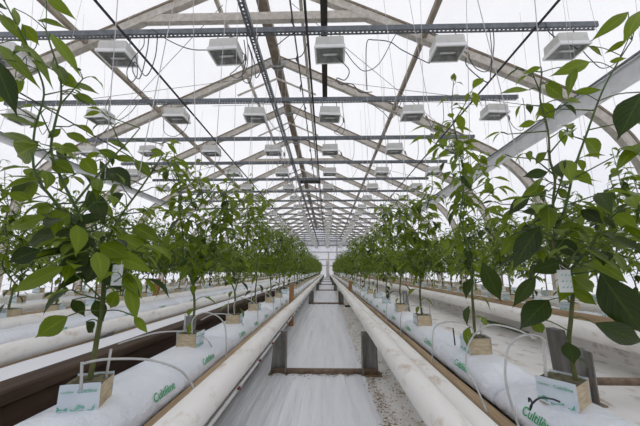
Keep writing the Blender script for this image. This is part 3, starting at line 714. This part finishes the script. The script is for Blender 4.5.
y = .83
Lst = [([(90, 379, .84), (96, 345, .84), (103, 300, .84), (104, 262, .84)], .0072, .006, 1),
       ([(104, 262, .84), (88, 240, .82), (72, 222, .80), (52, 198, .78), (37, 178, .77), (33, 158, .77), (35, 128, .77), (44, 95, .75), (38, 70, .74), (26, 42, .73)], .0045, .002, 0),
       ([(104, 262, .84), (90, 240, .82), (78, 212, .80), (62, 180, .79), (52, 155, .79), (52, 138, .78), (57, 115, .77), (61, 100, .77), (60, 74, .76), (52, 50, .74), (46, 30, .74)], .0045, .002, 0),
       ([(104, 262, .84), (108, 240, .86), (122, 214, .9), (143, 185, .93), (163, 154, .95)], .0045, .0022, 0),
       ([(75, 203, .80), (92, 182, .82), (114, 156, .84), (128, 142, .86), (140, 128, .87)], .0035, .0015, 0)]
# base x, base y, tip x, tip y, width px, distance, dark
Llf = [(68, 316, 35, 338, 20, .78, 0), (67, 266, 3, 293, 16, .72, 0), (38, 145, 8, 158, 30, .76, 0), (52, 162, 74, 173, 17, .78, 0),
       (128, 284, 137, 319, 13, .82, 0), (134, 316, 147, 333, 8, .82, 0), (86, 322, 95, 333, 11, .83, 1), (72, 300, 85, 314, 11, .82, 1), (95, 300, 104, 320, 13, .84, 1), (118, 290, 106, 312, 14, .82, 0),
       (0, 14, 23, 40, 14, .70, 0), (46, -6, 70, 15, 14, .72, 0), (38, 20, 66, 25, 11, .73, 0), (50, 33, 79, 71, 15, .73, 0), (21, 41, 54, 74, 13, .72, 0), (-3, 44, 36, 80, 14, .70, 0),
       (-6, 58, 14, 110, 22, .66, 1), (53, 62, 68, 80, 16, .76, 0), (22, 24, 38, 43, 14, .73, 0), (-8, 4, 9, 7, 11, .70, 1), (73, 82, 96, 92, 9, .76, 0), (76, 93, 96, 104, 9, .76, 0), (58, 72, 78, 88, 15, .77, 0), (14, 8, 20, 24, 8, .7, 0),
       (0, 114, 32, 122, 11, .74, 0), (0, 133, 36, 140, 13, .72, 0), (30, 128, 48, 120, 8, .77, 0), (48, 138, 62, 128, 8, .78, 0), (60, 146, 80, 150, 12, .80, 0), (66, 133, 88, 141, 11, .82, 0), (82, 158, 97, 174, 16, .82, 0), (98, 150, 122, 158, 10, .84, 0), (108, 168, 130, 182, 20, .85, 1),
       (88, 190, 108, 222, 20, .82, 1), (108, 140, 128, 146, 9, .86, 0), (114, 157, 136, 160, 9, .86, 0), (150, 150, 166, 153, 8, .92, 0), (135, 160, 152, 176, 13, .9, 0),
       (96, 240, 50, 252, 22, .79, 1), (80, 236, 46, 222, 18, .79, 1), (70, 214, 48, 226, 22, .78, 0), (100, 244, 128, 256, 20, .80, 0), (104, 252, 84, 284, 22, .80, 1), (106, 250, 152, 272, 17, .80, 0), (116, 236, 148, 252, 22, .86, 0), (90, 250, 58, 276, 20, .76, 1), (60, 230, 22, 246, 17, .76, 1), (46, 216, 2, 230, 15, .74, 0), (104, 262, 118, 290, 18, .82, 1), (40, 250, 6, 262, 18, .72, 1), (30, 200, 6, 192, 11, .74, 0), (132, 226, 160, 238, 15, .9, 0), (76, 224, 104, 214, 16, .8, 1)]
baseL = (-.625, .845, BZ)
rootL, _ = traced(baseL, Lst, Llf, 21, [(0, .68, 1, 11, .08, .09), (1, .05, .42, 13, .08, .07), (1, .5, 1, 6, .055, .05), (2, .05, .4, 12, .08, .06), (2, .45, .8, 7, .055, .05), (3, .05, .9, 14, .08, .05), (4, .3, 1, 5, .055, .045)], .3)
tag(rootL, 'tall pepper plant nearest the camera on the left in a printed white block', 'plant')
Rst = [([(576, 380, .87), (569, 345, .87), (571, 318, .87), (573, 287, .86), (570, 271, .85), (559, 260, .84), (553, 242, .83), (557, 222, .83), (553, 205, .82), (555, 180, .82), (550, 160, .81), (548, 131, .80), (540, 98, .79), (542, 72, .79)], .0062, .002, 1),
       ([(555, 235, .83), (566, 205, .82), (574, 170, .8), (588, 130, .79), (602, 92, .77), (618, 62, .75), (632, 40, .74)], .0042, .0016, 0),
       ([(570, 271, .85), (588, 250, .85), (604, 226, .86), (618, 205, .87)], .004, .0018, 0)]
Rlf = [(628, 12, 597, 36, 14, .74, 0), (642, 10, 626, 34, 15, .73, 0), (627, 40, 605, 53, 7, .75, 0), (588, 46, 606, 55, 7, .76, 0), (610, 62, 625, 58, 6, .76, 0), (590, 62, 556, 72, 15, .76, 0), (576, 68, 565, 92, 10, .76, 0), (573, 92, 603, 90, 8, .78, 0),
       (541, 67, 524, 73, 7, .79, 0), (529, 90, 501, 90, 9, .78, 0), (545, 84, 566, 98, 16, .79, 0), (566, 100, 585, 100, 8, .79, 0), (540, 103, 554, 119, 14, .79, 0), (536, 122, 518, 126, 8, .8, 0), (643, 92, 620, 134, 30, .68, 1), (584, 138, 606, 158, 17, .8, 0), (643, 142, 614, 165, 13, .66, 0), (547, 152, 534, 164, 11, .8, 0),
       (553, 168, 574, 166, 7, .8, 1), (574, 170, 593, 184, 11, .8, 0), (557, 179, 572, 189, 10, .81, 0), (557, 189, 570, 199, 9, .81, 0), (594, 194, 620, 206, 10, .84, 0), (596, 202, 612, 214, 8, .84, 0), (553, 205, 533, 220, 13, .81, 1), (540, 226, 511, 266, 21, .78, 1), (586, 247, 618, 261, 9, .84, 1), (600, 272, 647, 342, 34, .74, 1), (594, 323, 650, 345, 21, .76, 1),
       (482, 262, 503, 304, 17, .88, 1), (536, 276, 512, 306, 13, .84, 1), (549, 300, 520, 325, 22, .84, 1), (532, 318, 545, 337, 11, .85, 0), (567, 342, 575, 363, 15, .86, 1), (579, 359, 591, 368, 8, .86, 1), (556, 240, 582, 256, 15, .82, 1), (550, 215, 524, 208, 14, .82, 1), (530, 196, 506, 212, 14, .83, 1), (558, 228, 588, 232, 16, .82, 0), (520, 232, 500, 256, 15, .86, 0), (570, 275, 596, 296, 18, .82, 0), (562, 262, 532, 270, 17, .82, 1), (600, 232, 640, 248, 17, .82, 0), (612, 214, 640, 228, 15, .84, 0), (590, 258, 632, 284, 16, .80, 0),
       (572, 290, 598, 304, 12, .84, 0), (574, 278, 558, 300, 14, .83, 0), (548, 172, 524, 176, 12, .81, 1), (546, 186, 520, 196, 13, .82, 0), (580, 210, 604, 222, 14, .82, 1), (530, 246, 508, 238, 13, .84, 0), (618, 196, 643, 190, 11, .86, 0), (626, 172, 640, 176, 6, .88, 0), (610, 178, 624, 168, 6, .88, 0)]
baseR = (.622, .885, BZ)
rootR, _ = traced(baseR, Rst, Rlf, 33, [(0, .30, .62, 24, .085, .07), (0, .60, 1, 15, .06, .045), (1, .05, .6, 9, .07, .045), (2, .1, 1, 18, .08, .06)], PI / 2 + .62)
tag(rootR, 'tall pepper plant nearest the camera on the right in a printed white block', 'plant')

# --- prototypes for the rest
protosP = []
for q in range(6):
    P_ = generic_plant(100 + q, True, .93 + .05 * (q % 3)); r = empty('pepper_plant', (0, 0, 0)); finish(P_, r, PI / 2 + .15 if q % 3 else .1); r['category'] = 'plant'; protosP.append(r)
farM = []
for q in range(6):
    P_ = generic_plant(200 + q, False, .92 + .06 * (q % 3)); mb = MB()
    o = mb.add(P_.st.v, P_.st.f); mb.m = [2] * len(mb.f); mb.cm = 0
    o = mb.add(P_.lf.v, P_.lf.f); mb.m[-len(P_.lf.m):] = P_.lf.m
    for i, u in P_.lf.uv.items(): mb.uv[o + i] = u
    mb.cm = 3; mb.box((-.043, -.043, 0), (.043, .043, .060))
    farM.append(mb)
farme = [m.mesh('pepper_plant', LM + [M['stem'], M['rockwool']], True) for m in farM]
cand = []
for kx, ys in spots.items():
    for i, yy in enumerate(ys):
        if kx in ('L1', 'R1') and i == 0: continue
        cand.append((math.hypot(yy, ROWS[kx][0]) - (2 if kx in ('L1', 'R1') else 0), kx, i, yy))
cand.sort(); usedP = [False] * 6; rnd = random.Random(77); rest = MB(); nplant = 2
for _, kx, i, yy in cand:
    x, lab = ROWS[kx]; loc = (x + rnd.uniform(-.015, .015) - (.01 if kx == 'R1' else 0), yy + rnd.uniform(-.03, .03), BZ); rz = rnd.choice((0, PI)) + rnd.uniform(-.25, .25)
    near = {'L1': 8, 'R1': 8}.get(kx, 3); side = kx not in ('L1', 'R1')
    if i < near: lb, g = 'young pepper plant in its block, %s in the %s' % (ORD[i], lab), None
    else: lb, g = 'leafy pepper plant further down the %s, past the %s' % (lab, ORD[near - 1]), 'pepper plants further down the ' + lab
    sc = rnd.uniform(.92, 1.08)
    if nplant < 300:
        if yy < 7.5:
            q = rnd.randrange(6)
            if not usedP[q]:
                usedP[q] = True; r = protosP[q]; r.location = loc; r.rotation_euler = (0, 0, rz); r['label'] = lb
                if g: r['group'] = g
            else: r = dup(protosP[q], loc, rz, lb, g)
        else:
            r = tag(link_mesh('pepper_plant', farme[rnd.randrange(6)], None, loc), lb, 'plant', g); r.rotation_euler = (0, 0, rz)
        r.scale = (1.12, 1.12, sc * 1.1) if side else (1, 1, sc); nplant += 1
    else:
        src = farM[rnd.randrange(6)]; m4 = Matrix.Translation(loc) @ Matrix.Rotation(rz, 4, 'Z'); o = len(rest.v)
        rest.add([m4 @ V(p) for p in src.v], src.f); rest.m[-len(src.f):] = src.m
        for a, u in src.uv.items(): rest.uv[o + a] = u
if rest.v: tag(rest.build('distant_pepper_plants', LM + [M['stem'], M['rockwool']], None, True), 'dense green mass of pepper plants at the far end of the house', 'plants', kind='stuff')

# --- drip tubes with stakes
def drip(pts, label, stakes, r=.0032):
    t = empty('drip_tube', (0, 0, 0)); mb = MB(); mb.tube(crom(pts, 7), r, 7); mb.build('tube', M['tube'], t, True)
    for a, b in stakes: mb = MB(); mb.tube([a, b], .0036, 6); mb.build('stake', M['tube'], t, True)
    return tag(t, label, 'tube')
drip(P((82, 364, .80), (94, 361, .80), (112, 359, .81), (150, 360, .87), (178, 369, .93), (190, 381, .97), (194, 390, .98)), 'grey drip tube arching from the nearest left block over its slab', [(at(81, 390, .80), at(82, 362, .80)), (at(106, 378, .86), at(111, 349, .86))])
drip(P((545, 373, .85), (544, 340, .85), (525, 335, .85), (509, 346, .86), (505, 370, .86), (508, 392, .86), (515, 415, .86), (522, 436, .86)), 'grey drip tube looping high beside the nearest right block', [(at(546, 376, .853), at(543, 338, .853))])
drip(P((536, 339, 1.0), (515, 329, 1.1), (490, 325, 1.2), (475, 334, 1.25), (467, 350, 1.25), (467, 370, 1.2), (475, 384, 1.12), (487, 412, 1.03)), 'grey drip tube arching from the right stake over the second right slab', [])
drip(P((118, 344, 1.32), (140, 337, 1.35), (162, 332, 1.4), (190, 332, 1.45), (206, 339, 1.47), (213, 350, 1.5), (215, 362, 1.5)), 'grey drip tube arching over the second block of the left row', [])
drip(P((201, 320, 2.0), (215, 314, 2.0), (234, 316, 2.05), (244, 326, 2.05), (247, 336, 2.05)), 'grey drip tube arching over the third block of the left row', [])
cable('black_tube', crom(P((529, 402, .80), (529, 398, .80), (532, 403, .80), (530, 410, .80), (532, 404, .79), (540, 398, .80), (552, 399, .83), (560, 402, .83)), 5), .0022, 'black', 'thin black tube lying across the slab under the nearest right plant', 'tube')
cable('black_tube', crom(P((455, 345, 1.32), (454, 336, 1.36), (453, 328, 1.36)), 3), .003, 'black', 'black peg standing at the second block of the right row', 'peg')
rnd = random.Random(5)
for kx in ('L1', 'R1'):
    x = ROWS[kx][0]; sg = 1 if x < 0 else -1
    for i, yy in enumerate(spots[kx][1:12]):
        a = V((x + sg * .02, yy - .03, BZ + .05)); e = V((x + sg * .155, yy + rnd.uniform(-.1, .15), .205)); hgt = rnd.uniform(.06, .11)
        t = (a + e) / 2
        drip([a, a + V((0, 0, hgt * .8)), V((a.x + sg * .05, t.y, a.z + hgt)), V((e.x - sg * .02, e.y, a.z + hgt * .4)), e],
             'grey drip tube at the %s block of the %s' % (ORD[i + 1], ROWS[kx][1]), [(V((a.x - sg * .05, a.y + .03, BZ + .04)), V((a.x - sg * .055, a.y + .035, BZ + .14)))], .0028)

# --- sachets hung in the nearest plants
def sachet(c, w, h, label, tilt):
    r = empty('paper_sachet', c, tilt); mb = MB(); n = 6
    for sg in (-1, 1):
        vs = [((i / n - .5) * w, sg * .004 * math.sin(PI * i / n) * math.sin(PI * j / n), (j / n - .5) * h) for i in range(n + 1) for j in range(n + 1)]
        mb.add(vs, [(i * (n + 1) + j, (i + 1) * (n + 1) + j, (i + 1) * (n + 1) + j + 1, i * (n + 1) + j + 1) for i in range(n) for j in range(n)])
    mb.build('envelope', M['sachet'], r, True); mb = MB()
    for a in range(3):
        for b in range(3):
            x = (-.28 + .28 * a) * w; z = (-.28 + .27 * b) * h
            mb.add([(x - .14 * w, -.0058, z - .02 * h), (x - .02 * w, -.0058, z + .02 * h), (x + .10 * w, -.0058, z + .10 * h), (x, -.0058, z - .03 * h)], [(0, 1, 2, 3)])
    mb.build('printed_leaves', M['teal_ink'], r)
    mb = MB(); mb.tube([(-.2 * w, 0, h * .5), (0, .01, h * .75), (.3 * w, .0, h * .5)], .001, 5); mb.build('hook', M['twine'], r)
    return tag(r, label, 'sachet')
sachet(at(565, 281, .80), .038, .056, 'white sachet with green print hanging in the nearest right plant', .1)
sachet(at(117, 275, .80), .034, .054, 'white sachet with green print hanging in the nearest left plant', -.2)

mb = MB(); mb.tube([(1.95, 3.15, .02), (1.94, 3.6, .022), (1.93, 4.05, .02)], [.016, .022, .012], 8); tag(mb.build('cane', M['stem'], None, True), 'green cut stalk lying on the film under the thick white pipe at right', 'stalk')
# --- training twine
rnd = random.Random(15); n = 0
def strand(x, y, z0, z1, x1, y1, label, group=None):
    mb = MB(); mb.tube([(x, y, z0), (x1, y1, z1)], .0017, 4); return tag(mb.build('twine', M['twine'], None), label, 'twine', group)
for kx in ('L1', 'R1', 'L2', 'R2'):
    x, lab = ROWS[kx]
    for i, yy in enumerate(spots[kx][:9]):
        for b in range(2):
            strand(x + (b - .5) * .10, yy + rnd.uniform(-.05, .05), BZ + .7 + rnd.uniform(-.1, .1), 3.25, x + (b - .5) * .30 + rnd.uniform(-.12, .12), yy + rnd.uniform(-.15, .15), 'thin pale twine above the %s' % lab, 'training twines of the ' + lab)

# ------------------------------------------------------------------ light
w = bpy.data.worlds.new('sky'); scene.world = w; w.use_nodes = True
nt = w.node_tree; bg = nt.nodes['Background']
tc = nd(nt, 'ShaderNodeTexCoord'); sp = nd(nt, 'ShaderNodeSeparateXYZ'); nt.links.new(tc.outputs['Generated'], sp.inputs[0])
c = ramp(nt, sp.outputs[2], [(.0, (.80, .82, .88)), (.5, (.98, .98, 1.0)), (1, (1, 1, 1))]); nt.links.new(c, bg.inputs[0]); bg.inputs[1].default_value = 1.25
vs = scene.view_settings; vs.view_transform = 'Standard'; vs.look = 'None'; vs.gamma = 1; vs.use_curve_mapping = False; vs.exposure = 0.08
